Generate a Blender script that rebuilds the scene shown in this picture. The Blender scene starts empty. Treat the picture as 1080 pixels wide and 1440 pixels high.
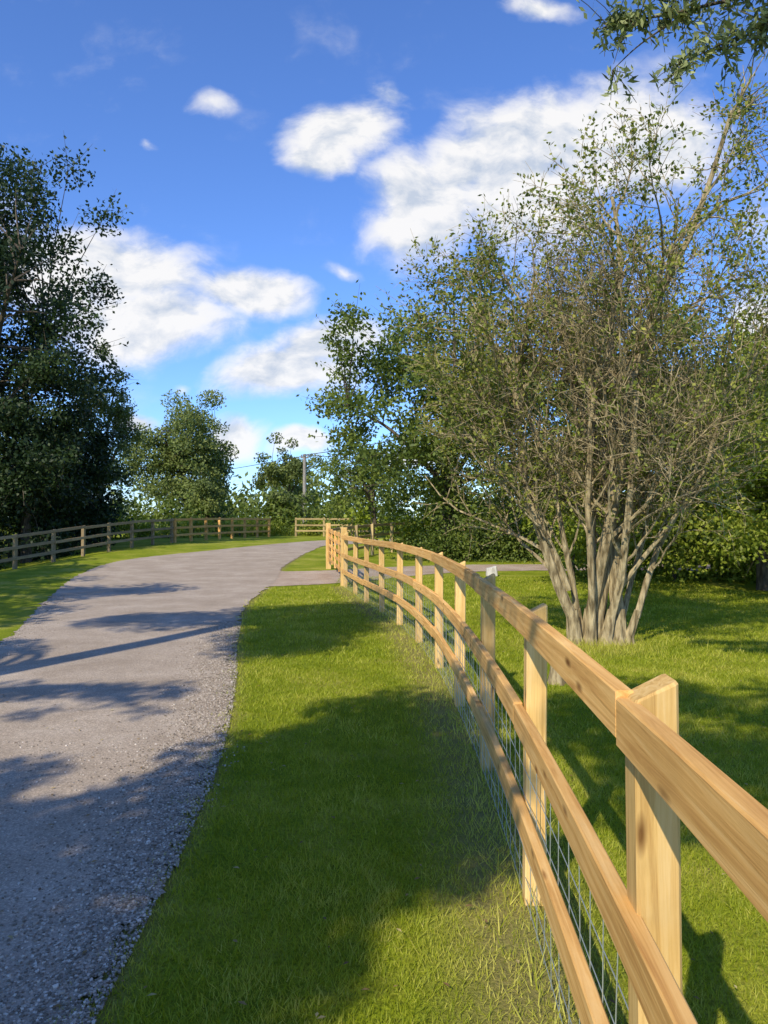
import bpy, math, random
import numpy as np
from mathutils import Vector
rng=np.random.default_rng(7); random.seed(7)
sc=bpy.context.scene
COT_X,COT_Y=0.561,1.10
EL=39.0
def ss(t):
    t=np.clip(t,0,1); return t*t*(3-2*t)
def G(x,y):
    x=np.asarray(x,float); y=np.asarray(y,float)
    return .55*ss((y-16)/28)-.6*ss((-x-10.5)/5)*(1-ss((y-28)/12))
# ---------------- mesh builder
class MB:
    def __init__(s): s.v=[];s.f=[];s.n=0;s.m=[];s.r=[];s.bc=[];s.hasbc=False
    def add(s,v,f,mat=0,rnd=0.5,bc=None):
        v=np.asarray(v,float).reshape(-1,3); f=np.asarray(f,int)
        s.v.append(v); s.f.append(f+s.n); s.n+=len(v)
        s.m.append(np.full(len(f),mat)); r=np.asarray(rnd,float)
        s.r.append(np.full(len(f),float(r)) if r.ndim==0 else r)
        if bc is None: bc=np.zeros((len(v),3))
        else: s.hasbc=True
        s.bc.append(bc)
    def build(s,name,mats,smooth=False,parent=None):
        V=np.concatenate(s.v)
        cnt=np.concatenate([np.full(len(f),f.shape[1]) for f in s.f])
        L=np.concatenate([f.ravel() for f in s.f])
        me=bpy.data.meshes.new(name)
        me.vertices.add(len(V)); me.vertices.foreach_set('co',V.astype(np.float32).ravel())
        me.loops.add(len(L)); me.loops.foreach_set('vertex_index',L.astype(np.int32))
        me.polygons.add(len(cnt)); st=np.concatenate([[0],np.cumsum(cnt)[:-1]])
        me.polygons.foreach_set('loop_start',st.astype(np.int32))
        me.polygons.foreach_set('material_index',np.concatenate(s.m).astype(np.int32))
        me.polygons.foreach_set('use_smooth',np.full(len(cnt),smooth))
        a=me.attributes.new('rnd','FLOAT','FACE'); a.data.foreach_set('value',np.concatenate(s.r).astype(np.float32))
        if s.hasbc:
            a=me.attributes.new('bc','FLOAT_VECTOR','POINT'); a.data.foreach_set('vector',np.concatenate(s.bc).astype(np.float32).ravel())
        for m in mats: me.materials.append(m)
        me.update(calc_edges=True)
        o=bpy.data.objects.new(name,me); sc.collection.objects.link(o)
        if parent: o.parent=parent
        return o
def empty(name,loc=(0,0,0)):
    o=bpy.data.objects.new(name,None); sc.collection.objects.link(o); return o
# ---------------- materials
def mat(name):
    m=bpy.data.materials.new(name); m.use_nodes=True; nt=m.node_tree
    return m,nt,nt.nodes['Principled BSDF'],nt.nodes['Material Output']
def node(nt,t,**k):
    n=nt.nodes.new(t)
    for a,b in k.items():
        if a in('operation','blend_type','data_type','attribute_name','noise_dimensions','feature','attribute_type'): setattr(n,a,b)
        else: n.inputs[a].default_value=b
    return n
def ramp(nt,fac,stops):
    r=nt.nodes.new('ShaderNodeValToRGB'); e=r.color_ramp.elements
    while len(e)<len(stops): e.new(.5)
    for i,(p,c) in enumerate(stops): e[i].position=p; e[i].color=(*c,1)
    nt.links.new(fac,r.inputs[0]); return r
def leafmat(name,dark,mid,light,trans=.3):
    m,nt,b,out=mat(name)
    a=node(nt,'ShaderNodeAttribute',attribute_name='rnd')
    r=ramp(nt,a.outputs['Fac'],[(0,dark),(.5,mid),(1,light)])
    nt.links.new(r.outputs[0],b.inputs['Base Color']); b.inputs['Roughness'].default_value=.55
    b.inputs['Specular IOR Level'].default_value=.3
    t=node(nt,'ShaderNodeBsdfTranslucent'); 
    hs=node(nt,'ShaderNodeHueSaturation',Saturation=1.1,Value=1.3); nt.links.new(r.outputs[0],hs.inputs['Color']); nt.links.new(hs.outputs[0],t.inputs[0])
    mx=node(nt,'ShaderNodeMixShader',Fac=trans); nt.links.new(b.outputs[0],mx.inputs[1]); nt.links.new(t.outputs[0],mx.inputs[2]); nt.links.new(mx.outputs[0],out.inputs[0])
    return m
def barkmat(name,c1,c2):
    m,nt,b,out=mat(name)
    tc=node(nt,'ShaderNodeTexCoord'); mp=node(nt,'ShaderNodeMapping'); mp.inputs['Scale'].default_value=(14,14,3)
    nt.links.new(tc.outputs['Object'],mp.inputs[0])
    n=node(nt,'ShaderNodeTexNoise',Scale=1.5,Detail=6); nt.links.new(mp.outputs[0],n.inputs['Vector'])
    r=ramp(nt,n.outputs['Fac'],[(.35,c1),(.65,c2)]); nt.links.new(r.outputs[0],b.inputs['Base Color'])
    bp=node(nt,'ShaderNodeBump',Strength=.9,Distance=.03); nt.links.new(n.outputs['Fac'],bp.inputs['Height']); nt.links.new(bp.outputs[0],b.inputs['Normal'])
    b.inputs['Roughness'].default_value=.95; b.inputs['Specular IOR Level'].default_value=.15; return m
M_bark=barkmat('bark_brown',(.05,.04,.03),(.16,.13,.09))
M_pale=barkmat('bark_pale',(.15,.115,.06),(.50,.41,.24))
M_lf_main=leafmat('leaf_hawthorn',(.055,.085,.016),(.18,.22,.034),(.43,.41,.08))
M_lf_dark=leafmat('leaf_shade_tone',(.012,.025,.010),(.026,.050,.015),(.06,.10,.025),.2)  # left trees and hedge: shade on them is put into the leaf colour
M_lf_mid=leafmat('leaf_mid',(.04,.07,.014),(.12,.17,.028),(.24,.28,.05))
M_lf_bright=leafmat('leaf_bright',(.09,.13,.015),(.25,.31,.03),(.46,.48,.08))
M_lf_far=leafmat('leaf_far',(.06,.09,.028),(.145,.185,.045),(.24,.28,.07),.2)
M_lf_ash=leafmat('leaf_ash',(.08,.11,.045),(.21,.26,.10),(.40,.44,.20))
def woodmat(name,ca,cb,cc):
    m,nt,b,out=mat(name)
    a=node(nt,'ShaderNodeAttribute',attribute_name='bc'); r0=node(nt,'ShaderNodeAttribute',attribute_name='rnd')
    mp=node(nt,'ShaderNodeMapping'); mp.inputs['Scale'].default_value=(1.6,42,42); nt.links.new(a.outputs['Vector'],mp.inputs[0])
    n=node(nt,'ShaderNodeTexNoise',Scale=1.0,Detail=6,Distortion=.9,Roughness=.65); nt.links.new(mp.outputs[0],n.inputs['Vector'])
    r=ramp(nt,n.outputs['Fac'],[(.3,ca),(.5,cb),(.7,cc)])
    mp2=node(nt,'ShaderNodeMapping'); mp2.inputs['Scale'].default_value=(3.2,11,11); nt.links.new(a.outputs['Vector'],mp2.inputs[0])
    vo=node(nt,'ShaderNodeTexVoronoi',Scale=1.0); nt.links.new(mp2.outputs[0],vo.inputs['Vector'])
    kr=ramp(nt,vo.outputs['Distance'],[(.05,(.22,.14,.09)),(.17,(1,1,1))])
    mx=node(nt,'ShaderNodeMix',data_type='RGBA',blend_type='MULTIPLY'); mx.inputs[0].default_value=.9
    nt.links.new(r.outputs[0],mx.inputs[6]); nt.links.new(kr.outputs[0],mx.inputs[7])
    n2=node(nt,'ShaderNodeTexNoise',Scale=3.5,Detail=5,Roughness=.65); nt.links.new(a.outputs['Vector'],n2.inputs['Vector'])
    hs=node(nt,'ShaderNodeHueSaturation'); 
    ad=node(nt,'ShaderNodeMath',operation='ADD'); nt.links.new(r0.outputs['Fac'],ad.inputs[0]); nt.links.new(n2.outputs['Fac'],ad.inputs[1])
    mr=node(nt,'ShaderNodeMapRange'); mr.inputs['From Min'].default_value=.2; mr.inputs['From Max'].default_value=1.8; mr.inputs['To Min'].default_value=.68; mr.inputs['To Max'].default_value=1.25
    nt.links.new(ad.outputs[0],mr.inputs[0]); nt.links.new(mr.outputs[0],hs.inputs['Value']); nt.links.new(mx.outputs[2],hs.inputs['Color'])
    nt.links.new(hs.outputs[0],b.inputs['Base Color']); b.inputs['Roughness'].default_value=.75; b.inputs['Specular IOR Level'].default_value=.2
    bp=node(nt,'ShaderNodeBump',Strength=.6,Distance=.003); nt.links.new(n.outputs['Fac'],bp.inputs['Height']); nt.links.new(bp.outputs[0],b.inputs['Normal'])
    return m
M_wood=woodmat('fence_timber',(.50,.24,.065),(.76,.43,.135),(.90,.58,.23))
M_post=woodmat('post_timber',(.50,.29,.09),(.74,.48,.17),(.84,.60,.27))
M_wood2=woodmat('fence_timber_weathered',(.30,.22,.10),(.48,.36,.17),(.60,.48,.26))
M_wood3=woodmat('fence_timber_shade_tone',(.18,.13,.075),(.30,.23,.13),(.42,.34,.20))  # left fence run stands in shade; that shade is put into its timber colour
M_wire,nt,b,_=mat('galvanised_wire'); b.inputs['Base Color'].default_value=(.42,.46,.42,1); b.inputs['Metallic'].default_value=.5; b.inputs['Roughness'].default_value=.45
M_pole=barkmat('pole_wood',(.22,.20,.17),(.38,.35,.30))
M_stone=barkmat('pale_stone',(.4,.38,.34),(.6,.58,.52))
# ground
def groundmat():
    m,nt,b,out=mat('grass_ground')
    tc=node(nt,'ShaderNodeTexCoord')
    n=node(nt,'ShaderNodeTexNoise',Scale=.9,Detail=9,Roughness=.7); nt.links.new(tc.outputs['Object'],n.inputs['Vector'])
    n2=node(nt,'ShaderNodeTexNoise',Scale=45,Detail=4,Roughness=.7); nt.links.new(tc.outputs['Object'],n2.inputs['Vector'])
    r=ramp(nt,n.outputs['Fac'],[(.3,(.15,.21,.012)),(.5,(.26,.31,.020)),(.66,(.42,.40,.08))])
    r2=ramp(nt,n2.outputs['Fac'],[(.3,(.45,.45,.4)),(.7,(1.35,1.35,1.2))])
    mx=node(nt,'ShaderNodeMix',data_type='RGBA',blend_type='MULTIPLY'); mx.inputs[0].default_value=1
    nt.links.new(r.outputs[0],mx.inputs[6]); nt.links.new(r2.outputs[0],mx.inputs[7])
    a=node(nt,'ShaderNodeAttribute',attribute_name='dry')
    mu=node(nt,'ShaderNodeMath',operation='MULTIPLY'); nt.links.new(a.outputs['Fac'],mu.inputs[0]); 
    rr=ramp(nt,n2.outputs['Fac'],[(.25,(.4,.4,.4)),(.6,(1,1,1))]); nt.links.new(rr.outputs[0],mu.inputs[1])
    mx2=node(nt,'ShaderNodeMix',data_type='RGBA'); nt.links.new(mu.outputs[0],mx2.inputs[0]); nt.links.new(mx.outputs[2],mx2.inputs[6]); mx2.inputs[7].default_value=(.27,.20,.10,1)
    nt.links.new(mx2.outputs[2],b.inputs['Base Color']); b.inputs['Roughness'].default_value=.95; b.inputs['Specular IOR Level'].default_value=.1
    bp=node(nt,'ShaderNodeBump',Strength=.8,Distance=.03); nt.links.new(n2.outputs['Fac'],bp.inputs['Height']); nt.links.new(bp.outputs[0],b.inputs['Normal'])
    return m
M_ground=groundmat()
def roadmat(name,c1,c2,c3):
    m,nt,b,out=mat(name)
    tc=node(nt,'ShaderNodeTexCoord')
    vo=node(nt,'ShaderNodeTexVoronoi',Scale=130); nt.links.new(tc.outputs['Object'],vo.inputs['Vector'])
    n=node(nt,'ShaderNodeTexNoise',Scale=1.1,Detail=8,Roughness=.68); nt.links.new(tc.outputs['Object'],n.inputs['Vector'])
    n3=node(nt,'ShaderNodeTexNoise',Scale=60,Detail=4,Roughness=.8); nt.links.new(tc.outputs['Object'],n3.inputs['Vector'])
    r=ramp(nt,n.outputs['Fac'],[(.3,c1),(.5,c2),(.68,c3)])
    r2=ramp(nt,vo.outputs['Color'],[(.1,(.74,.74,.74)),(.6,(1,1,1)),(.95,(1.4,1.38,1.35))])
    r3=ramp(nt,n3.outputs['Fac'],[(.35,(.78,.78,.78)),(.65,(1.18,1.18,1.18))])
    mx=node(nt,'ShaderNodeMix',data_type='RGBA',blend_type='MULTIPLY'); mx.inputs[0].default_value=1
    nt.links.new(r.outputs[0],mx.inputs[6]); nt.links.new(r2.outputs[0],mx.inputs[7])
    mx3=node(nt,'ShaderNodeMix',data_type='RGBA',blend_type='MULTIPLY'); mx3.inputs[0].default_value=1
    nt.links.new(mx.outputs[2],mx3.inputs[6]); nt.links.new(r3.outputs[0],mx3.inputs[7])
    nt.links.new(mx3.outputs[2],b.inputs['Base Color']); b.inputs['Roughness'].default_value=.9; b.inputs['Specular IOR Level'].default_value=.15
    bp=node(nt,'ShaderNodeBump',Strength=.4,Distance=.005); nt.links.new(vo.outputs['Distance'],bp.inputs['Height']); nt.links.new(bp.outputs[0],b.inputs['Normal'])
    return m
M_road=roadmat('road_surface',(.33,.265,.195),(.41,.335,.255),(.49,.41,.32))
M_path=roadmat('path_surface',(.34,.25,.18),(.44,.34,.25),(.5,.41,.32))
# ---------------- helpers: curves
def catmull(P,n=20):
    P=np.asarray(P,float); Q=np.vstack([2*P[0]-P[1],P,2*P[-1]-P[-2]]); out=[]
    for i in range(1,len(Q)-2):
        for t in np.linspace(0,1,n,endpoint=False):
            a,b_,c,d=Q[i-1],Q[i],Q[i+1],Q[i+2]
            out.append(.5*((2*b_)+(-a+c)*t+(2*a-5*b_+4*c-d)*t*t+(-a+3*b_-3*c+d)*t**3))
    out.append(P[-1]); return np.array(out)
class Path:
    def __init__(s,P):
        s.p=catmull(P,24); d=np.linalg.norm(np.diff(s.p,axis=0),axis=1); s.s=np.concatenate([[0],np.cumsum(d)]); s.L=s.s[-1]
    def at(s,t):
        t=np.asarray(t,float); return np.stack([np.interp(t,s.s,s.p[:,k]) for k in range(s.p.shape[1])],-1)
    def tan(s,t):
        a=s.at(np.clip(np.asarray(t)+.05,0,s.L))-s.at(np.clip(np.asarray(t)-.05,0,s.L)); return a/np.linalg.norm(a,axis=-1,keepdims=True)
def tube(mb,pts,rad,sides=5,mat_=0,rnd=.5):
    pts=np.asarray(pts,float); n=len(pts); rad=np.asarray(rad,float)
    T=np.gradient(pts,axis=0); T/=np.linalg.norm(T,axis=1,keepdims=True)+1e-9
    up=np.array([0,0,1.]) if abs(T[0][2])<.9 else np.array([1.,0,0])
    A=np.cross(T,up); A/=np.linalg.norm(A,axis=1,keepdims=True)+1e-9; B=np.cross(T,A)
    an=np.arange(sides)*2*math.pi/sides
    V=pts[:,None]+rad[:,None,None]*(A[:,None]*np.cos(an)[None,:,None]+B[:,None]*np.sin(an)[None,:,None])
    i=np.arange(n-1)[:,None]*sides; j=np.arange(sides)[None]; k=(j+1)%sides
    F=np.stack([i+j,i+k,i+sides+k,i+sides+j],-1).reshape(-1,4)
    mb.add(V.reshape(-1,3),F,mat_,rnd)
def leaves(mb,C,L,W,rnd,mat_=1,updir=None,droop=0):
    n=len(C); L=np.broadcast_to(L,(n,)); W=np.broadcast_to(W,(n,))
    d=rng.normal(size=(n,3)); d[:,2]-=droop; d/=np.linalg.norm(d,axis=1,keepdims=True)
    nr=rng.normal(size=(n,3))+np.array([-.25,-.3,.7]); s=np.cross(d,nr); s/=np.linalg.norm(s,axis=1,keepdims=True)+1e-9
    a=C-d*L[:,None]/2; c=C+d*L[:,None]/2; b_=C+s*W[:,None]/2; e=C-s*W[:,None]/2
    V=np.stack([a,b_,c,e],1).reshape(-1,3); F=np.arange(4*n).reshape(n,4)
    mb.add(V,F,mat_,rnd)
# ---------------- generic tree from clumps
def tree(name,base,clumps,radii,nleaf,L,leafm,barkm=M_bark,tr=.18,seed=1,forkz=None,nlimb=7,droop=0,aspect=.55,sprays=0):
    global rng; rng=np.random.default_rng(seed)
    mb=MB(); cl=np.asarray(clumps,float); base=np.asarray(base,float); base=np.array([base[0],base[1],float(G(base[0],base[1]))-.05])
    cen=cl.mean(0); 
    if forkz is None: forkz=max(base[2]+1.2,cl[:,2].min()+.25*(cl[:,2].max()-cl[:,2].min()))
    top=np.array([base[0]*.8+cen[0]*.2,base[1]*.8+cen[1]*.2,forkz])
    n=6; tt=np.linspace(0,1,n)[:,None]; tp=base+(top-base)*tt+rng.normal(size=(n,3))*[.06,.06,0]*tt
    tube(mb,tp,np.linspace(tr*1.25,tr*.8,n),8,0)
    idx=rng.choice(len(cl),min(nlimb,len(cl)),replace=False); limbs=[]
    for i in idx:
        e=cl[i]; mid=(top*.5+e*.5)+np.array([0,0,.12*np.linalg.norm(e-top)])+rng.normal(size=3)*.15
        q=catmull([top-[0,0,.1],mid,e],5); tube(mb,q,np.linspace(tr*.55,tr*.08,len(q)),5,0); limbs.append(q)
    LP=np.concatenate(limbs)
    for c in cl:
        dd=np.linalg.norm(LP-c,axis=1)+np.maximum(0,LP[:,2]-c[2])*.5; p=LP[dd.argmin()]
        if np.linalg.norm(p-c)>.1:
            q=np.array([p,(p+c)/2+rng.normal(size=3)*.08+[0,0,.05],c]); tube(mb,q,np.array([tr*.14,tr*.09,tr*.03]),4,0)
    k=np.random.default_rng(seed+5).choice(len(cl),nleaf,p=radii**2/np.sum(radii**2))
    off=rng.normal(size=(nleaf,3)); off/=np.linalg.norm(off,axis=1,keepdims=True); off*=(rng.random(nleaf)**.45)[:,None]*[1,1,.75]
    C=cl[k]+off*radii[k][:,None]
    cr=rng.random(len(cl))
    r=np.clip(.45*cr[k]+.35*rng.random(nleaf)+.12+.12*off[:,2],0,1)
    if sprays:
        w=rng.choice(len(cl),sprays)
        for i in w:
            d=(cl[i]-cen); d/=np.linalg.norm(d)+1e-6; d=d+rng.normal(size=3)*.4+[0,0,.25]; d/=np.linalg.norm(d)
            ln=radii[i]*rng.uniform(1.0,2.0); q=cl[i]+np.outer(np.linspace(0,ln,5),d)+np.array([0,0,-.12])*np.linspace(0,1,5)[:,None]**2*ln*droop
            tube(mb,q,np.linspace(tr*.05,tr*.015,5),3,0)
            t=rng.random(int(14)); P=cl[i]+np.outer(t*ln,d)+rng.normal(size=(len(t),3))*L*.9
            C=np.vstack([C,P]); r=np.concatenate([r,rng.random(len(t))*.6+.2])
    leaves(mb,C,L*rng.uniform(.7,1.3,len(C)),L*aspect*rng.uniform(.8,1.2,len(C)),r,1,droop=droop)
    return mb.build(name,[barkm,leafm])
def ell(cx,cy,cz,rx,ry,rz,n,r0,r1,seed,minz=None,shell=.5):
    g=np.random.default_rng(seed); u=g.normal(size=(n,3)); u/=np.linalg.norm(u,axis=1,keepdims=True)
    w=1+.18*np.sin(u[:,0]*5+seed)+.15*np.sin(u[:,2]*7+u[:,1]*4+seed*2)
    P=np.array([cx,cy,cz])+u*np.array([rx,ry,rz])*((g.random(n)**shell)*w)[:,None]
    if minz is not None: P[:,2]=np.maximum(P[:,2],minz+g.random(n)*.6)
    return P,g.uniform(r0,r1,n)
# ---------------- ground
def axis(segs):
    o=[]
    for a,b_,s in segs: o.append(np.arange(a,b_,s))
    return np.concatenate(o+[[segs[-1][1]]])
fence_pts=[(.38,-1.9),(.44,-.15),(.555,1.55),(.63,3.22),(.665,4.92),(.655,6.6),(.60,8.3),(.46,10.0),(.24,11.7),(-.04,13.3),(-.34,14.9),(-.62,16.5),(-.92,18.1)]
FP=Path([(a,b_) for a,b_ in fence_pts])
L_=[(-4.2,-30),(-4.2,-12),(-4.2,-4),(-4.2,0),(-4.3,3),(-4.45,6),(-5.0,9.9),(-6.5,14.5),(-8.3,20.2),(-9.2,25),(-8.9,28.2),(-7.2,32.2),(-4.9,37.6),(-2.5,41.5),(2,43),(10,44),(30,45)]
R_=[(-.4,-30),(-.6,-12),(-.8,-4),(-.9,0),(-.97,2.6),(-1.12,4.9),(-1.5,7.5),(-2.0,10.2),(-2.6,14.5),(-2.85,20.2),(-3.2,24),(-3.2,28),(-3.0,32),(-2.3,36),(2,38.5),(10,39.5),(30,41)]
Lc=catmull(L_,14); Rc=catmull(R_,14)
xs=axis([(-1500,-200,130),(-200,-60,14),(-60,-16,2),(-16,-6,.5),(-6,5,.1),(5,16,.5),(16,60,2),(60,200,14),(200,1500,130)])
ys=axis([(-300,-40,26),(-40,-4,2),(-4,2,.5),(2,14,.12),(14,30,.3),(30,60,1),(60,200,14),(200,3000,200)])
X,Y=np.meshgrid(xs,ys); Z=G(X,Y)
V=np.stack([X,Y,Z],-1).reshape(-1,3); nx=len(xs); ny=len(ys)
i=np.arange(ny-1)[:,None]*nx; j=np.arange(nx-1)[None]; F=np.stack([i+j,i+j+1,i+nx+j+1,i+nx+j],-1).reshape(-1,4)
mb=MB(); mb.add(V,F); ground=mb.build('ground',[M_ground],True)
def dry_at(x,y):
    q=FP.p; d=np.full(x.shape,9.); 
    for p in q[::4]: d=np.minimum(d,np.hypot(x-p[0]+.1,y-p[1]))
    dr=np.clip(1-(d-.12)/.3,0,1)*.75
    xr=np.interp(y,Rc[:250,1],Rc[:250,0]); e=np.abs(x-xr); dr=np.maximum(dr,np.clip(1-e/.16,0,1)*.8*(y<30))
    de=np.hypot(x-2.55,(y-9.8)); dr=np.maximum(dr,np.clip(1-de/1.0,0,1)*.8)
    return dr
a=ground.data.attributes.new('dry','FLOAT','POINT'); a.data.foreach_set('value',dry_at(V[:,0],V[:,1]).astype(np.float32))
# road
def strip(name,Lc,Rc,off,mat_,cols=24,jit=.03):
    t=np.linspace(0,1,cols)[None,:,None]; P=Lc[:,None]*(1-t)+Rc[:,None]*t
    n=len(Lc); g=np.random.default_rng(3); P[:,0]+=g.normal(size=(n,2))*jit; P[:,-1]+=g.normal(size=(n,2))*jit
    z=G(P[...,0],P[...,1])+off; V=np.concatenate([P,z[...,None]],-1).reshape(-1,3)
    i=np.arange(n-1)[:,None]*cols; j=np.arange(cols-1)[None]; F=np.stack([i+j,i+j+1,i+cols+j+1,i+cols+j],-1).reshape(-1,4)
    mb=MB(); mb.add(V,F); return mb.build(name,[mat_],True)
strip('road',catmull(L_,40),catmull(R_,40),.012,M_road)
pl=catmull([(-3.3,22.6),(-1.8,23.0),(1,24.6),(4,25.2),(9,25.3),(16,25)],20); pr=catmull([(-2.9,18.2),(-1.0,19.3),(1.6,22.0),(4,22.9),(9,23.0),(16,22.8)],20)
strip('gravel_path',pl,pr,.008,M_path,16)
# ---------------- gravel on the verge of the road
def stones():
    g=np.random.default_rng(11); N=20000
    y=2+g.random(N)**1.5*10; xr=np.interp(y,Rc[:250,1],Rc[:250,0])
    x=xr+.05-np.abs(g.normal(size=N))*.26
    N2=2500; y2=2+g.random(N2)*3.5; x2=-.95-g.random(N2)*2.2
    N3=2500; y3=2.2+g.random(N3)*14; x3=np.interp(y3,Lc[:250,1],Lc[:250,0])+np.abs(g.normal(size=N3))*.25
    x=np.concatenate([x,x2,x3]); y=np.concatenate([y,y2,y3]); n=len(x)
    s=g.uniform(.002,.0055,n)*(1+(g.random(n)>.98)*.6)
    c=np.array([[-1,-1,-1],[1,-1,-1],[1,1,-1],[-1,1,-1],[-1,-1,1],[1,-1,1],[1,1,1],[-1,1,1]],float)*[1,.8,.6]
    V=c[None]*(1+g.normal(size=(n,8,3))*.25); an=g.random(n)*6.28; ca,sa=np.cos(an),np.sin(an)
    V=np.stack([V[...,0]*ca[:,None]-V[...,1]*sa[:,None],V[...,0]*sa[:,None]+V[...,1]*ca[:,None],V[...,2]],-1)*s[:,None,None]
    V+=np.stack([x,y,G(x,y)+.012+s*.4],-1)[:,None]
    f=np.array([[0,3,2,1],[4,5,6,7],[0,1,5,4],[1,2,6,5],[2,3,7,6],[3,0,4,7]])
    F=(np.arange(n)[:,None,None]*8+f[None]).reshape(-1,4)
    m,nt,b,_=mat('gravel_stone'); at=node(nt,'ShaderNodeAttribute',attribute_name='rnd')
    r=ramp(nt,at.outputs['Fac'],[(0,(.17,.14,.10)),(.5,(.38,.32,.25)),(1,(.68,.61,.51))]); nt.links.new(r.outputs[0],b.inputs['Base Color']); b.inputs['Roughness'].default_value=.9
    mb=MB(); mb.add(V.reshape(-1,3),F,0,np.repeat(g.random(n)**1.5,6)); mb.build('gravel',[m])
stones()
def litter():
    global rng; rng=np.random.default_rng(77); g=rng; mb=MB(); n=900
    y=2+g.random(n)**1.3*12; x=g.uniform(-4,3.5,n); k=x<.53*y; x,y=x[k],y[k]; n=len(x)
    V0=np.array([[-1,0,0],[0,.45,.25],[1,0,.1],[0,-.45,.2]]); an=g.random(n)*6.28; s=g.uniform(.008,.02,n)
    ca,sa=np.cos(an),np.sin(an); V=np.stack([V0[None,:,0]*ca[:,None]-V0[None,:,1]*sa[:,None],V0[None,:,0]*sa[:,None]+V0[None,:,1]*ca[:,None],np.broadcast_to(V0[None,:,2],(n,4))],-1)*s[:,None,None]
    xr=np.interp(y,Rc[:250,1],Rc[:250,0]); V+=np.stack([x,y,G(x,y)+np.where(x>xr,.03,.018)],-1)[:,None]
    mb.add(V.reshape(-1,3),np.arange(4*n).reshape(n,4),0,g.random(n))
    m=leafmat('dead_leaf',(.12,.07,.03),(.3,.2,.07),(.5,.42,.18),.15); mb.build('fallen_leaves',[m])
litter()
# ---------------- grass blades
def grass():
    g=np.random.default_rng(5); mb=MB()
    bands=[(2.0,3.6,9500,.028,.0038),(3.6,5.5,6000,.030,.005),(5.5,8.5,2800,.032,.0075),(8.5,13,1200,.034,.011),(13,21,450,.038,.017)]
    for y0,y1,den,h,w in bands:
        xmin,xmax=-3.4,min(.54*y1+.2,8)
        n=int((xmax-xmin)*(y1-y0)*den); x=g.uniform(xmin,xmax,n); y=g.uniform(y0,y1,n)
        xr=np.interp(y,Rc[:250,1],Rc[:250,0]); k=(x>xr+g.normal(size=n)*.05+.04*np.sin(y*7)+.03*np.sin(y*17))&(x<.53*y+.15)
        k&=~((y>18.2)&(x<-1.2))
        x,y=x[k],y[k]; dr=dry_at(x,y); k=g.random(len(x))>dr*.8; x,y,dr=x[k],y[k],dr[k]; n=len(x)
        cl=.5+.5*np.sin(x*3.1+np.sin(y*2.3)*2)*np.sin(y*2.7+np.sin(x*1.9)*2)
        c2=.5+.5*np.sin(x*13+np.sin(y*9)*2.2)*np.sin(y*11+np.sin(x*8)*2)
        hh=h*g.uniform(.6,1.3,n)*(.75+.25*cl+.35*c2); an=g.random(n)*6.28; ln=g.normal(size=(n,2))*.55*hh[:,None]
        b0=np.stack([x,y,G(x,y)],-1); s=np.stack([np.cos(an),np.sin(an),0*an],-1)*w*.5
        tip=b0+np.concatenate([ln,hh[:,None]],1)
        V=np.stack([b0-s,b0+s,tip],1).reshape(-1,3)
        r=np.clip(.30*cl+.25*c2+.42*g.random(n)+.35*dr+(g.random(n)>.96)*.3,0,1)
        mb.add(V,np.arange(3*n).reshape(n,3),0,r)
    q=FP.at(g.uniform(0,FP.L,2600)); x=q[:,0]+g.normal(size=2600)*.10; y=q[:,1]+g.normal(size=2600)*.05
    tx=2.6+g.normal(size=2500)*.5; ty=9.7+g.normal(size=2500)*.4
    x=np.concatenate([x,tx]); y=np.concatenate([y,ty]); n=len(x); hh=g.uniform(.05,.14,n); an=g.random(n)*6.28
    b0=np.stack([x,y,G(x,y)],-1); s=np.stack([np.cos(an),np.sin(an),0*an],-1)*.003
    V=np.stack([b0-s,b0+s,b0+np.concatenate([g.normal(size=(n,2))*.4*hh[:,None],hh[:,None]],1)],1).reshape(-1,3)
    mb.add(V,np.arange(3*n).reshape(n,3),0,g.random(n)*.5+.5)
    m=leafmat('grass_blade',(.12,.18,.010),(.32,.37,.018),(.64,.59,.13),.35)
    mb.build('lawn_grass',[m])
grass()
# ---------------- fences
def board(mb,P2,z0,z1,th,rnd,side=1,rj=None):
    n=len(P2); T=np.gradient(P2,axis=0); T/=np.linalg.norm(T,axis=1,keepdims=True); N=np.stack([-T[:,1],T[:,0]],-1)
    c=.004; h=np.asarray(z1)-np.asarray(z0); zc=(np.asarray(z1)+np.asarray(z0))/2; a=th/2
    sec=lambda H:[(-a,-H+c),(-a,H-c),(-a+c,H),(a-c,H),(a,H-c),(a,-H+c),(a-c,-H),(-a+c,-H)]
    s=np.concatenate([[0],np.cumsum(np.linalg.norm(np.diff(P2,axis=0),axis=1))]); off=random.random()*50
    V=[];B=[]
    for i_ in range(n):
        for l,v in sec(h[i_]/2 if np.ndim(h) else h/2):
            zz=zc[i_] if np.ndim(zc) else zc
            V.append((P2[i_,0]+N[i_,0]*l,P2[i_,1]+N[i_,1]*l,zz+v)); B.append((s[i_]+off,l+off*.37,v))
    F=[]
    for i_ in range(n-1):
        for j_ in range(8):
            k_=(j_+1)%8; F.append((i_*8+j_,i_*8+k_,(i_+1)*8+k_,(i_+1)*8+j_))
    mb.add(V,F,0,rnd,np.array(B))
    mb.add(np.array(V)[:8],[[7,6,5,4,3,2,1,0]],0,rnd,np.array(B)[:8]); mb.add(np.array(V)[-8:],[[0,1,2,3,4,5,6,7]],0,rnd,np.array(B)[-8:])
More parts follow.
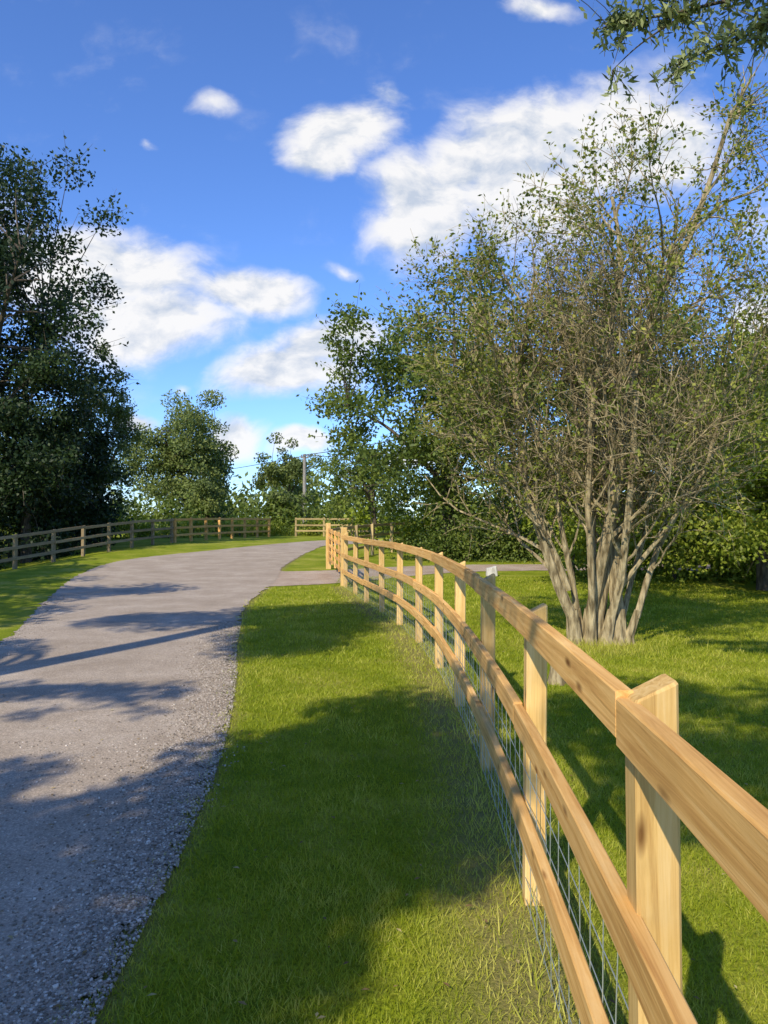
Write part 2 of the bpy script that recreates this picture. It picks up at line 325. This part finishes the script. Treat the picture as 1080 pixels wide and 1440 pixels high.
def post(mb,x,y,T,zb,zt,w,rnd,d=None,slope=.02):
    d=d or w; N=np.array([-T[1],T[0]]); c=.006; a,b_=w/2,d/2
    sec=[(-a,-b_+c),(-a,b_-c),(-a+c,b_),(a-c,b_),(a,b_-c),(a,-b_+c),(a-c,-b_),(-a+c,-b_)]
    V=[];B=[]; off=random.random()*50
    tl=np.random.default_rng(int(abs(x*991+y*77))).normal(size=2)*.006
    for z in (zb,zt-.006,zt):
        for l,t in sec:
            k=1 if z<zt else .9; 
            zz=z+(slope*(-l/a) if z>zb else 0)
            V.append((x+(N[0]*l+T[0]*t)*k+tl[0]*(z-zb),y+(N[1]*l+T[1]*t)*k+tl[1]*(z-zb),zz)); B.append((z+off,l+off*.3,t))
    F=[(i_*8+j_,i_*8+(j_+1)%8,(i_+1)*8+(j_+1)%8,(i_+1)*8+j_) for i_ in range(2) for j_ in range(8)]
    mb.add(V,F,0,rnd,np.array(B)); mb.add(np.array(V)[-8:],[[7,6,5,4,3,2,1,0]],0,rnd,np.array(B)[-8:])
def fence(name,path,ts,zs,h,side,woodr,woodp,pw=.095,rh=.1,wire=False,topz=.02,near=None,hs=None):
    root=empty(name); g=np.random.default_rng(len(name)+len(ts)); mp=MB(); mr=MB()
    for n_,t in enumerate(ts):
        p=path.at(t); T=path.tan(t); z=float(G(p[0],p[1])); post(mp,p[0],p[1],T,z-.1,z+h+(topz if hs is None else hs.get(n_,topz))+g.normal()*.008,pw,g.random())
    mp.build('posts',[woodp],parent=root)
    for li,zt in enumerate(zs):
        i_=-(li%2)
        while i_<len(ts)-1:
            a=ts[max(i_,0)]; e=ts[min(i_+2,len(ts)-1)]; i_+=2
            if e<=a: continue
            if a==ts[0]: a-=.05
            if e==ts[-1]: e+=.05
            t=np.linspace(a+.003,e-.003,12); p=path.at(np.clip(t,0,path.L)); 
            T=path.tan(np.clip(t,.05,path.L-.05)); p=p+T*(t-np.clip(t,0,path.L))[:,None]
            N=np.stack([-T[:,1],T[:,0]],-1)*side
            p=p+N*(pw/2+.021); z=G(p[:,0],p[:,1])+zt+np.interp(t,[a,e],g.normal(size=2)*.008)
            if near: z=z+near(p[:,1],li)
            board(mr,p,z-rh,z,.038,g.random())
    mr.build('rails',[woodr],parent=root)
    if wire:
        mw=MB(); t=np.arange(ts[0],ts[-1],.15)
        def off(t,o): p=path.at(t); T=path.tan(t); return p+np.stack([-T[...,1],T[...,0]],-1)*side*o
        o=pw/2+.001-.004
        q=off(t,o); 
        for p in q:
            z=float(G(*p)); j=g.normal(size=2)*.004
            tube(mw,[(p[0],p[1],z+.01),(p[0]+j[0],p[1]+j[1],z+.42),(p[0],p[1],z+.78)],[.0016]*3,4)
        for zz in (.03,.12,.22,.33,.45,.56,.67,.78):
            tt=np.arange(ts[0],ts[-1],.3); q=off(tt,o); P=np.column_stack([q,G(q[:,0],q[:,1])+zz+g.normal(size=len(tt))*.003]); tube(mw,P,np.full(len(P),.0016),4)
        mw.build('wire_mesh',[M_wire],parent=root)
    return root
ts=[]
for a_,b_ in fence_pts:
    ts.append(FP.s[np.argmin(np.hypot(FP.p[:,0]-a_,FP.p[:,1]-b_))])
fence('timber_fence',FP,ts,[1.25,.82,.44],1.25,1,M_wood,M_post,pw=.086,wire=True,near=lambda y,li:.03*np.clip(1-y/1.6,0,1.5)*(li==0),topz=-.02,hs={2:.015,3:-.03,4:-.03,12:.04})
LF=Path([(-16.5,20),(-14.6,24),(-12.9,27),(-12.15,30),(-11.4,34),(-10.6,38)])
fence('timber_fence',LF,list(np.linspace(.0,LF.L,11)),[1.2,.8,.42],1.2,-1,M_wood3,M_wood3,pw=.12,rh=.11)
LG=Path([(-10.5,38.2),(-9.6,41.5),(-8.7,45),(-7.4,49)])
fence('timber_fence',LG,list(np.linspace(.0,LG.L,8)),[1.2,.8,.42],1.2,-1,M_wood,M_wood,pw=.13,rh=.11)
FF=Path([(-5.8,50),(-3.8,50.2),(0,50),(8,50)])
fence('timber_fence',FF,list(np.arange(.0,FF.L,1.85)),[1.2,.8,.42],1.2,-1,M_wood2,M_wood2,pw=.12,rh=.11)
GF=Path([(-1.75,24.2),(-1.2,27),(-.2,30),(1.5,32.5),(5,34)])
fence('timber_fence',GF,list(np.arange(.0,GF.L,1.8)),[1.2,.8,.42],1.2,1,M_wood2,M_wood2,pw=.11)
# gate
def gate():
    root=empty('wooden_gate'); p0=np.array([-.98,18.5]); p1=np.array([-1.72,23.6]); T=(p1-p0)/np.linalg.norm(p1-p0); L=np.linalg.norm(p1-p0)
    mb=MB()
    for p in (p0,p1): z=float(G(*p)); post(mb,p[0],p[1],T,z-.1,z+1.42,.15,.6,slope=0)
    mb.build('gate_posts',[M_post],parent=root)
    mb=MB(); half=L/2
    for s0,s1 in ((.12,half-.03),(half+.03,L-.12)):
        for zt,hh in ((1.25,.1),(1.02,.075),(.79,.075),(.58,.075),(.38,.075)):
            t=np.linspace(s0,s1,6)[:,None]; p=p0+T*t; z=G(p[:,0],p[:,1])+zt; board(mb,p,z-hh,z,.035,random.random())
        for s in (s0+.04,(s0+s1)/2,s1-.04):
            p=p0+T*s; z=float(G(*p)); post(mb,p[0],p[1],T,z+.24,z+1.27,.05,random.random(),d=.075,slope=0)
        t=np.linspace(s0+.06,s1-.06,8); p=p0+T*t[:,None]+np.array([T[1],-T[0]])*.03; z=G(p[:,0],p[:,1])+np.linspace(.34,1.1,8); board(mb,p,z-.07,z,.02,.4)
    mb.build('gate_leaves',[M_wood],parent=root)
gate()
# ---------------- main multi-stemmed tree
def hawthorn():
    global rng; rng=np.random.default_rng(23); g=rng; mb=MB(); base=np.array([2.6,9.9,-.05]); LC=[];LR=[]
    up=np.array([0,0,1.]); cen=np.array([2.95,9.9,3.45]); rad3=np.array([2.5,2.8,2.85])
    def out(p): 
        v=(p-cen)/rad3; v[2]=min(v[2],0)*.9 if v[2]<0 else v[2]*.85; return np.linalg.norm(v)
    def grow(p,d,ln,r,lev,seg=6):
        pts=[p]; d=d/np.linalg.norm(d)
        for s in range(seg):
            trop=[.04,.10,.10,.0][lev]
            d=d+g.normal(size=3)*[.10,.15,.22,.3][lev]+up*trop; d/=np.linalg.norm(d); pts.append(pts[-1]+d*ln/seg)
            if out(pts[-1])>1.08+.22*g.random() and lev>0 and len(pts)>2: break
        pts=np.array(pts); seg=len(pts)-1; rad=np.linspace(r,r*[.25,.25,.35,.5][lev],seg+1)
        tube(mb,pts,rad,[7,5,4,3][lev],0)
        if lev<3:
            nk=[13,7,6][lev]
            for k in range(nk):
                f=g.uniform([.14,.2,.15][lev],1.0); i=f*seg; i0=min(int(i),seg-1); q=pts[i0]+(pts[i0+1]-pts[i0])*(i-i0)
                if out(q)>1.12: continue
                dd=(pts[i0+1]-pts[i0]); dd/=np.linalg.norm(dd); e=g.normal(size=3); e-=e.dot(dd)*dd; e/=np.linalg.norm(e)
                if lev==0: e=e+np.array([q[0]-2.8,q[1]-9.9,0])*(.7 if f<.5 else .35)
                nd=dd*([.75,.75,.75][lev])+e*[.8,.75,.9][lev]+up*.05
                grow(q,nd,[1.95,.85,.40][lev]*g.uniform(.55,1.25)*(1-.35*f if lev==0 else 1),max(r*[.38,.52,.6][lev]*(1-.4*f),.0036),lev+1,[6,4,3][lev])
        if lev>=2:
            e_=pts[-1]; rr=out(e_); pr=.80 if rr>.78 else (.42 if rr>.5 else .22)
            if e_[1]<9.6 and 1.2<e_[2]<4.8 and abs(e_[0]-2.8)<1.1: pr*=.55
            if g.random()<pr:
                n=int(g.uniform(7,16)) if lev==3 else 7; t=g.random(n)*seg; i0=np.minimum(t.astype(int),seg-1)
                P=pts[i0]+(pts[i0+1]-pts[i0])*(t-i0)[:,None]+g.normal(size=(n,3))*.04
                LC.append(P); LR.append(np.clip(g.random()*.5+g.random(n)*.5,0,1))
    stems=[(-.30,-.1,.075),(-.02,.1,.09),(.2,-.15,.06),(.42,.0,.09),(-.05,-.22,.05),(.3,.2,.05),(.58,-.1,.045),(.1,0,.055),(.5,.2,.04),(-.15,.2,.045),(.2,.3,.04)]
    for i_,(sx,sy,r) in enumerate(stems):
        b0=base+np.array([sx*.8+.1,sy*.6,0]); d=np.array([(sx-.08)*.62+.05+g.normal()*.10,sy*.9+g.normal()*.16,1.0])
        tube(mb,[b0,b0+[0,0,.15],b0+np.array([d[0]*.3,d[1]*.3,.5])],[r*2.0,r*1.4,r*1.0],8,0)
        grow(b0+np.array([d[0]*.25,d[1]*.25,.4]),d,g.uniform(3.9,5.0)*(1.3 if i_ in(1,3) else 1),r,0,9)
        if r>.05: 
            grow(b0+np.array([d[0]*.6,d[1]*.6,.75]),d+g.normal(size=3)*[.25,.25,0],g.uniform(3.4,4.6),r*.6,0,8)
    C=np.concatenate(LC); R=np.concatenate(LR); k=(C[:,2]>1.0); C,R=C[k],R[k]; print('haw leaves',len(C))
    leaves(mb,C,.060*g.uniform(.6,1.3,len(C)),.034*g.uniform(.7,1.3,len(C)),R,1)
    mb.build('hawthorn_tree',[M_pale,M_lf_main],False)
hawthorn()
mb=MB(); g=np.random.default_rng(4); z=np.linspace(-.05,.42,7)
tube(mb,np.column_stack([1.72+z*.05,7.5+z*0,z]),[.13,.11,.095,.09,.088,.08,.001],10,0); mb.build('tree_stump',[M_pale],True)
# ---------------- background trees on the right
def T(name,x,y,h,rx,nc,nl,L,lm,seed,low=1.0,ry=None,tr=.2,cr=(.6,1.0),sprays=0,shell=.45,droop=0,bark=M_bark,aspect=.6):
    z0=float(G(x,y)); cz=(h+low)/2+z0; P,r=ell(x,y,cz,rx,ry or rx,(h-low)/2,nc,*cr,seed,shell=shell)
    return tree(name,(x,y,0),P,r,nl,L,lm,bark,tr,seed,sprays=sprays,droop=droop,aspect=aspect)
T('broadleaf_tree',2.3,27.5,10.3,3.9,150,34000,.17,M_lf_mid,31,low=.6,sprays=150)
T('broadleaf_tree',8.5,28,9.4,4.6,130,22000,.2,M_lf_mid,32,low=.7,sprays=60)
T('broadleaf_tree',15,28,8.5,5,120,16000,.24,M_lf_mid,33,low=.6)
T('broadleaf_tree',5.2,17.6,5.2,2.6,80,14000,.12,M_lf_bright,34,low=.9,sprays=60)
T('broadleaf_tree',8.8,17.5,5.6,2.7,90,20000,.12,M_lf_bright,35,low=.3,sprays=70)
T('broadleaf_tree',8.3,14.6,5.0,2.3,70,18000,.10,M_lf_bright,37,low=.8,sprays=90,cr=(.45,.8),tr=.12)
T('broadleaf_tree',-.6,46,6.3,3.2,70,9000,.2,M_lf_mid,36,low=.2)
def hedge(name,path,w,h,n,nl,L,lm,seed,r=(.5,.9)):
    g=np.random.default_rng(seed); pa=Path(path); t=g.random(n)*pa.L; p=pa.at(t); x=p[:,0]+g.normal(size=n)*w*.4; y=p[:,1]+g.normal(size=n)*w*.4
    hh=h*(.75+.25*np.sin(t*1.3+seed)+.15*np.sin(t*3.1)); z=G(x,y)+g.random(n)**.8*hh; R=g.uniform(*r,n)
    global rng; rng=np.random.default_rng(seed); mb=MB(); k=g.choice(n,nl); off=g.normal(size=(nl,3))*.5
    cr=g.random(n); C=np.column_stack([x,y,z])[k]+off*R[k][:,None]; C[:,2]=np.maximum(C[:,2],G(C[:,0],C[:,1])+.05)
    leaves(mb,C,L*g.uniform(.7,1.3,nl),L*.6*g.uniform(.8,1.2,nl),np.clip(.5*cr[k]+.4*g.random(nl)+.05,0,1),1)
    for i_ in range(0,n,3): tube(mb,[(x[i_],y[i_],float(G(x[i_],y[i_]))-.05),(x[i_],y[i_],z[i_]*.5+float(G(x[i_],y[i_]))*.5),(x[i_]+.1,y[i_],z[i_])],[.05,.035,.01],4,0)
    return mb.build(name,[M_bark,lm])
hedge('hedge',[(-.5,33.5),(4,31),(10,32),(20,31),(30,28)],1.6,2.4,200,26000,.24,M_lf_bright,41)
hedge('shrubbery',[(5.5,20.5),(10,20),(14,18)],1.4,2.2,80,18000,.14,M_lf_bright,42)
hedge('shrubbery',[(1.2,27.2),(3,26.9),(6,26.6)],.8,1.3,40,9000,.12,M_lf_mid,48)
hedge('hedge',[(-60,75),(-30,66),(-16,60),(-9,57),(0,55),(20,56),(60,60)],2.5,2.4,420,36000,.34,M_lf_mid,43,(.8,1.4))
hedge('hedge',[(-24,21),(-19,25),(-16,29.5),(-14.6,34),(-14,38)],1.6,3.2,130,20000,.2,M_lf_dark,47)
hedge('long_grass_bank',[(-17,41),(-13.5,44.5),(-10.5,49),(-8.2,52.5),(-2,52.5),(6,52)],1.2,1.2,160,16000,.16,M_lf_bright,49,(.4,.7))
hedge('tree_line',[(-200,190),(-60,140),(0,130),(60,140),(200,190)],10,8,420,22000,1.1,M_lf_far,44,(2.5,5))
hedge('tree_line',[(16,42),(30,40),(50,36)],4,8,120,14000,.35,M_lf_mid,45,(1,2))
# far trees
T('oak_tree',-16.8,65,11.2,4.5,170,34000,.25,M_lf_far,51,low=.5,cr=(.9,1.4),shell=.38)
T('oak_tree',-9.2,72,8.8,3.4,60,9000,.26,M_lf_far,52,low=1.2,cr=(.6,1.0))
T('shrub',-13.0,56,3.9,1.7,30,6000,.2,M_lf_far,53,low=.1,cr=(.5,.8))
T('shrub',-7.2,58,3.6,2.0,30,6000,.2,M_lf_far,54,low=.1,cr=(.5,.8))
# left trees
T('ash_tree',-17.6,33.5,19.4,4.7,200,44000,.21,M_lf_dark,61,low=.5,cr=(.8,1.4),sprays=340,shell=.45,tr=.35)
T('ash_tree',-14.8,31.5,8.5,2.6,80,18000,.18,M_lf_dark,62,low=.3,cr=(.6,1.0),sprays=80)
T('willow_tree',-16.0,43,10.6,2.4,60,9000,.17,M_lf_far,63,low=.5,cr=(.4,.8),sprays=160)
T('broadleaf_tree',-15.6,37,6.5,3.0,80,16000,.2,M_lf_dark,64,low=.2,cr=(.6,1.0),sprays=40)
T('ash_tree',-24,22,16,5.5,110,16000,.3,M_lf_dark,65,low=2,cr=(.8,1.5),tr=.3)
# ---------------- off-frame trees that shade the drive and the verge
def shade(name,base,targets,n,nl,seed,H=(5,8.5),r=(.4,.65),L=.12,lm=M_lf_mid,nlimb=8):
    g=np.random.default_rng(seed); A=np.array([t[2]*t[3] for t in targets]); k=g.choice(len(targets),n,p=A/A.sum()); P=[]
    for i_ in k:
        cx,cy,rx,ry=targets[i_][:4]; an=g.random()*6.28; q=math.sqrt(g.random()); x=cx+rx*q*math.cos(an); y=cy+ry*q*math.sin(an); h=g.uniform(*H); P.append((x-COT_X*h,y-COT_Y*h,h))
    P=np.array(P); return tree(name,base,P,g.uniform(*r,n),nl,L,lm,M_bark,.22,seed,nlimb=nlimb)
shade('lime_tree',(-6.3,-3.2,0),[(-.55,4.7,.75,1.1),(-.1,5.9,.5,.8),(.3,4.7,.4,1.0),(0,3.75,.6,.35),(.45,6.4,.3,.9),(-.6,3.1,.4,.5),(-.75,2.5,.35,.5),(-2.2,3.4,1.3,1.5),(-3.6,3.5,1.2,1.4),(-1.5,2.5,.6,.9),(-3,2.2,1.5,1.2)],230,52000,71,r=(.30,.5))
shade('lime_tree',(-6.6,3.2,0),[(-1.3,9.9,.6,.8),(-1.2,10.8,.8,.9),(-.7,12.0,.8,1.1),(-1.6,13.0,1.0,1.1),(-.6,13.6,.5,1.0),(-3.6,12.2,.9,.7)],85,20000,72,H=(7.4,9.2))
shade('lime_tree',(-7.5,.6,0),[(-2.8,7.0,.9,.22),(-4.0,7.1,.8,.3),(-2.4,6.3,.8,.15),(-4.8,9.5,.5,.9)],26,2800,73,H=(5,7.5),r=(.2,.42),L=.1)
shade('lime_tree',(-13.8,10.5,0),[(-8.2,15.5,1.8,1.8),(-6.9,12.6,1.3,1.6),(-9.5,19,1.6,2.4),(-10.8,23,1.6,2.4),(-12.5,27.5,1.6,2.6),(-6.2,17.5,1.2,1.0)],150,24000,74,H=(6.5,8.5),r=(.5,.9),L=.18)
shade('lime_tree',(4.4,-1.2,0),[(3.0,5.4,.9,.9),(1.9,4.9,.45,.8),(4.8,6.4,1.3,1.2),(6,9.0,1.2,1.4),(1.5,6.4,.35,.8),(2.4,6.8,.5,.4)],95,20000,75,H=(7.2,9))
def overhang():
    global rng; rng=np.random.default_rng(9); g=rng; mb=MB(); base=(5.6,3.2,-.05)
    tube(mb,[base,(5.5,3.2,2.5),(5.2,3.3,4.6),(4.6,3.5,6.2)],[.16,.13,.1,.05],8,0)
    main=catmull([(5.2,3.3,4.6),(4.2,3.8,5.15),(3.2,4.2,5.1),(2.5,4.5,4.85),(1.9,4.65,4.75),(1.42,4.8,4.75)],8); tube(mb,main,np.linspace(.03,.004,len(main)),5,0)
    subs=[catmull([(3.2,4.2,5.1),(2.6,4.4,4.7),(2.1,4.5,4.48),(1.8,4.65,4.4)],8),catmull([(1.9,4.65,4.75),(1.62,4.75,4.6),(1.45,4.8,4.46)],8),
      catmull([(2.5,4.5,4.85),(2.3,4.5,4.6),(2.05,4.5,4.42)],8),catmull([(2.5,4.5,4.85),(2.1,4.6,4.9),(1.7,4.7,4.85)],8)]
    for q in subs: tube(mb,q,np.linspace(.008,.0025,len(q)),4,0)
    C=[]
    def cluster(p,n):
        for _ in range(n):
            d=g.normal(size=3)*.11; d[2]-=.03; tw=np.array([p,p+d*.6,p+d+[0,0,-.02]]); tube(mb,tw,[.003,.0025,.002],3,0)
            t=g.random(14)[:,None]; C.append(p+d*t+g.normal(size=(14,3))*.028)
    for q,cnt in ((main[20:],3),(subs[0][8:],4),(subs[2],3),(subs[3],4)):
        for p in q[::1]:
            if g.random()<.4: continue
            cluster(p,cnt)
    for p in main[-7:]: cluster(p,3)
    cluster(subs[1][-1],4)
    P,r=ell(5.2,3.2,6.6,1.7,1.7,1.3,30,.4,.6,82)
    k=g.choice(30,5000); C.append(P[k]+g.normal(size=(5000,3))*.3)
    C=np.concatenate(C); leaves(mb,C,.075*g.uniform(.7,1.2,len(C)),.022*g.uniform(.8,1.3,len(C)),g.random(len(C)),1,droop=.5)
    mb.build('ash_tree',[M_bark,M_lf_ash])
overhang()
# ---------------- pole with wires
def pole():
    root=empty('utility_pole'); mb=MB(); x,y=-7.0,67.; z=float(G(x,y))
    tube(mb,[(x,y,z-.1),(x,y,z+4),(x,y,z+6.9)],[.19,.16,.13],10,0); 
    tube(mb,[(x-.35,y,z+6.6),(x+.35,y,z+6.6)],[.06,.06],4,0)
    for dx in(-.3,.3): tube(mb,[(x+dx,y,z+6.65),(x+dx,y,z+6.85)],[.05,.04],6,0)
    mb.build('pole',[M_pole],True,root)
    mb=MB()
    for dx,e in ((-.3,(16,40,10.5)),(.3,(18,60,8.2)),(.3,(-60,150,9))):
        a=np.array([x+dx,y,z+6.8]); e=np.array(e,float); t=np.linspace(0,1,16)[:,None]; P=a+(e-a)*t; P[:,2]-=.8*(4*t*(1-t))[:,0]; tube(mb,P,np.full(16,.03),4)
    mb.build('wires',[M_bark],parent=root)
pole()
mb=MB(); c=np.array([[-.16,-.1,0],[.16,-.1,0],[.16,.1,0],[-.16,.1,0],[-.15,-.06,.2],[.13,-.06,.28],[.13,.08,.30],[-.15,.08,.22]])+[3.0,21.2,float(G(3,21.2))]
mb.add(c,[[0,3,2,1],[4,5,6,7],[0,1,5,4],[1,2,6,5],[2,3,7,6],[3,0,4,7]]); o=mb.build('stone_marker',[M_stone]); bv=o.modifiers.new('b','BEVEL'); bv.width=.02; bv.segments=2
# ---------------- sky
w=bpy.data.worlds.new('World'); sc.world=w; w.use_nodes=True; nt=w.node_tree; bg=nt.nodes['Background']
sky=nt.nodes.new('ShaderNodeTexSky'); sky.sky_type='NISHITA'; sky.sun_disc=False; sky.sun_elevation=math.radians(EL); sky.sun_rotation=math.radians(207)
sky.air_density=1.0; sky.dust_density=.1; sky.ozone_density=2.5
tc=nt.nodes.new('ShaderNodeTexCoord'); sp=nt.nodes.new('ShaderNodeSeparateXYZ'); nt.links.new(tc.outputs['Generated'],sp.inputs[0])
def M(op,a,b_=None,c=None,clamp=False):
    n=nt.nodes.new('ShaderNodeMath'); n.operation=op; n.use_clamp=clamp
    for i_,v in enumerate((a,b_,c)):
        if v is None: continue
        if isinstance(v,(int,float)): n.inputs[i_].default_value=v
        else: nt.links.new(v,n.inputs[i_])
    return n.outputs[0]
yy=M('MAXIMUM',sp.outputs[1],.05); gx=M('DIVIDE',sp.outputs[0],yy); gz=M('DIVIDE',sp.outputs[2],yy)
cv=nt.nodes.new('ShaderNodeCombineXYZ'); nt.links.new(gx,cv.inputs[0]); nt.links.new(gz,cv.inputs[1])
wn=nt.nodes.new('ShaderNodeTexNoise'); wn.inputs['Scale'].default_value=5; wn.inputs['Detail'].default_value=4; nt.links.new(cv.outputs[0],wn.inputs['Vector'])
vs=nt.nodes.new('ShaderNodeVectorMath'); vs.operation='SUBTRACT'; vs.inputs[1].default_value=(.5,.5,.5); nt.links.new(wn.outputs['Color'],vs.inputs[0])
vm=nt.nodes.new('ShaderNodeVectorMath'); vm.operation='SCALE'; vm.inputs['Scale'].default_value=.10; nt.links.new(vs.outputs[0],vm.inputs[0])
va=nt.nodes.new('ShaderNodeVectorMath'); va.operation='ADD'; nt.links.new(cv.outputs[0],va.inputs[0]); nt.links.new(vm.outputs[0],va.inputs[1])
clouds=[(485,185,92,55,18,1),(450,230,58,36,0,.95),(303,140,40,22,10,.45),(212,200,20,12,-15,.42),(548,127,44,24,-25,.5),
(595,290,90,85,50,1),(640,225,75,55,30,.9),(730,245,120,115,30,1),(830,180,170,90,5,1),(930,190,100,75,0,.95),(780,130,60,50,20,.6),
(130,385,150,72,-8,1),(190,460,125,58,0,1),(345,415,92,38,0,1),(60,410,60,60,0,.8),
(400,530,104,42,3,1),(465,490,92,44,12,.98),(343,610,50,30,0,1),(427,622,44,20,0,1),(1080,465,45,60,0,.9),(770,5,70,22,0,.7),(200,592,36,16,0,.7),(262,545,16,10,0,.45),(480,375,40,14,-10,.4),(590,640,70,22,0,.8),(-150,300,200,80,0,1),(1300,300,220,90,10,1),(1500,600,250,60,0,1),(-400,560,250,50,0,1),(300,-300,200,120,0,1)]
cur=None
for u,v,ru,rv,an,st in clouds:
    mp=nt.nodes.new('ShaderNodeMapping'); mp.vector_type='TEXTURE'; mp.inputs['Location'].default_value=((u-540)/1070,(732-v)/1070,0); mp.inputs['Rotation'].default_value=(0,0,math.radians(an)); mp.inputs['Scale'].default_value=(ru*1.38/1070,rv*1.38/1070,1)
    nt.links.new(va.outputs[0],mp.inputs[0]); ln=nt.nodes.new('ShaderNodeVectorMath'); ln.operation='LENGTH'; nt.links.new(mp.outputs[0],ln.inputs[0])
    f=M('MULTIPLY',M('SUBTRACT',1.0,ln.outputs['Value'],clamp=True),st)
    cur=f if cur is None else M('SMOOTH_MAX',cur,f,.10)
def cn(scale,off,det=9,rough=.6):
    n=nt.nodes.new('ShaderNodeTexNoise'); n.inputs['Scale'].default_value=scale; n.inputs['Detail'].default_value=det; n.inputs['Roughness'].default_value=rough
    mp=nt.nodes.new('ShaderNodeMapping'); mp.inputs['Location'].default_value=off; mp.inputs['Scale'].default_value=(.75,1.15,1); nt.links.new(va.outputs[0],mp.inputs[0]); nt.links.new(mp.outputs[0],n.inputs['Vector']); return n.outputs['Fac']
n1=cn(9,(0,0,0)); n1b=cn(9,(-.012,.02,0))
dens=M('ADD',M('MULTIPLY',cur,1.45),M('MULTIPLY',M('SUBTRACT',n1,.5),1.7))
mr=nt.nodes.new('ShaderNodeMapRange'); mr.interpolation_type='SMOOTHSTEP'; nt.links.new(dens,mr.inputs[0]); mr.inputs['From Min'].default_value=.16; mr.inputs['From Max'].default_value=.88
gate_=M('MULTIPLY',mr.outputs[0],M('MULTIPLY',cur,6.0,clamp=True))
front=M('GREATER_THAN',sp.outputs[1],.06); cm=M('MULTIPLY',M('MULTIPLY',gate_,front),.95)
shd=M('ADD',M('MULTIPLY',M('SUBTRACT',n1,n1b),3.4),.62,clamp=True)
cr=nt.nodes.new('ShaderNodeValToRGB'); nt.links.new(shd,cr.inputs[0]); cr.color_ramp.elements[0].position=.2; cr.color_ramp.elements[0].color=(4.2,4.7,5.5,1); cr.color_ramp.elements[1].position=.75; cr.color_ramp.elements[1].color=(7.1,7.0,6.9,1)
tint=nt.nodes.new('ShaderNodeMix'); tint.data_type='RGBA'; tint.blend_type='MULTIPLY'; tint.inputs[0].default_value=1; nt.links.new(sky.outputs[0],tint.inputs[6]); tint.inputs[7].default_value=(.76,1.04,1.58,1)
mx=nt.nodes.new('ShaderNodeMix'); mx.data_type='RGBA'; nt.links.new(cm,mx.inputs[0]); nt.links.new(tint.outputs[2],mx.inputs[6]); nt.links.new(cr.outputs[0],mx.inputs[7])
nt.links.new(mx.outputs[2],bg.inputs[0]); bg.inputs[1].default_value=.14
# ---------------- sun
l=bpy.data.lights.new('sun','SUN'); l.energy=5; l.angle=math.radians(.5); l.color=(1,.90,.72); so=bpy.data.objects.new('sun',l); sc.collection.objects.link(so)
ce=math.cos(math.radians(EL)); a=math.radians(63); so.rotation_euler=Vector((math.cos(a)*ce,math.sin(a)*ce,-math.sin(math.radians(EL)))).to_track_quat('-Z','Y').to_euler()
# ---------------- camera
c=bpy.data.cameras.new('camera'); co=bpy.data.objects.new('camera',c); sc.collection.objects.link(co); co.location=(0,0,1.6); co.rotation_euler=(math.radians(90.64),0,0)
c.sensor_fit='VERTICAL'; c.sensor_height=36; c.lens=26.75; c.clip_end=5000; c.clip_start=.05; sc.camera=co
sc.view_settings.view_transform='Standard'; sc.view_settings.look='None'; sc.view_settings.exposure=0
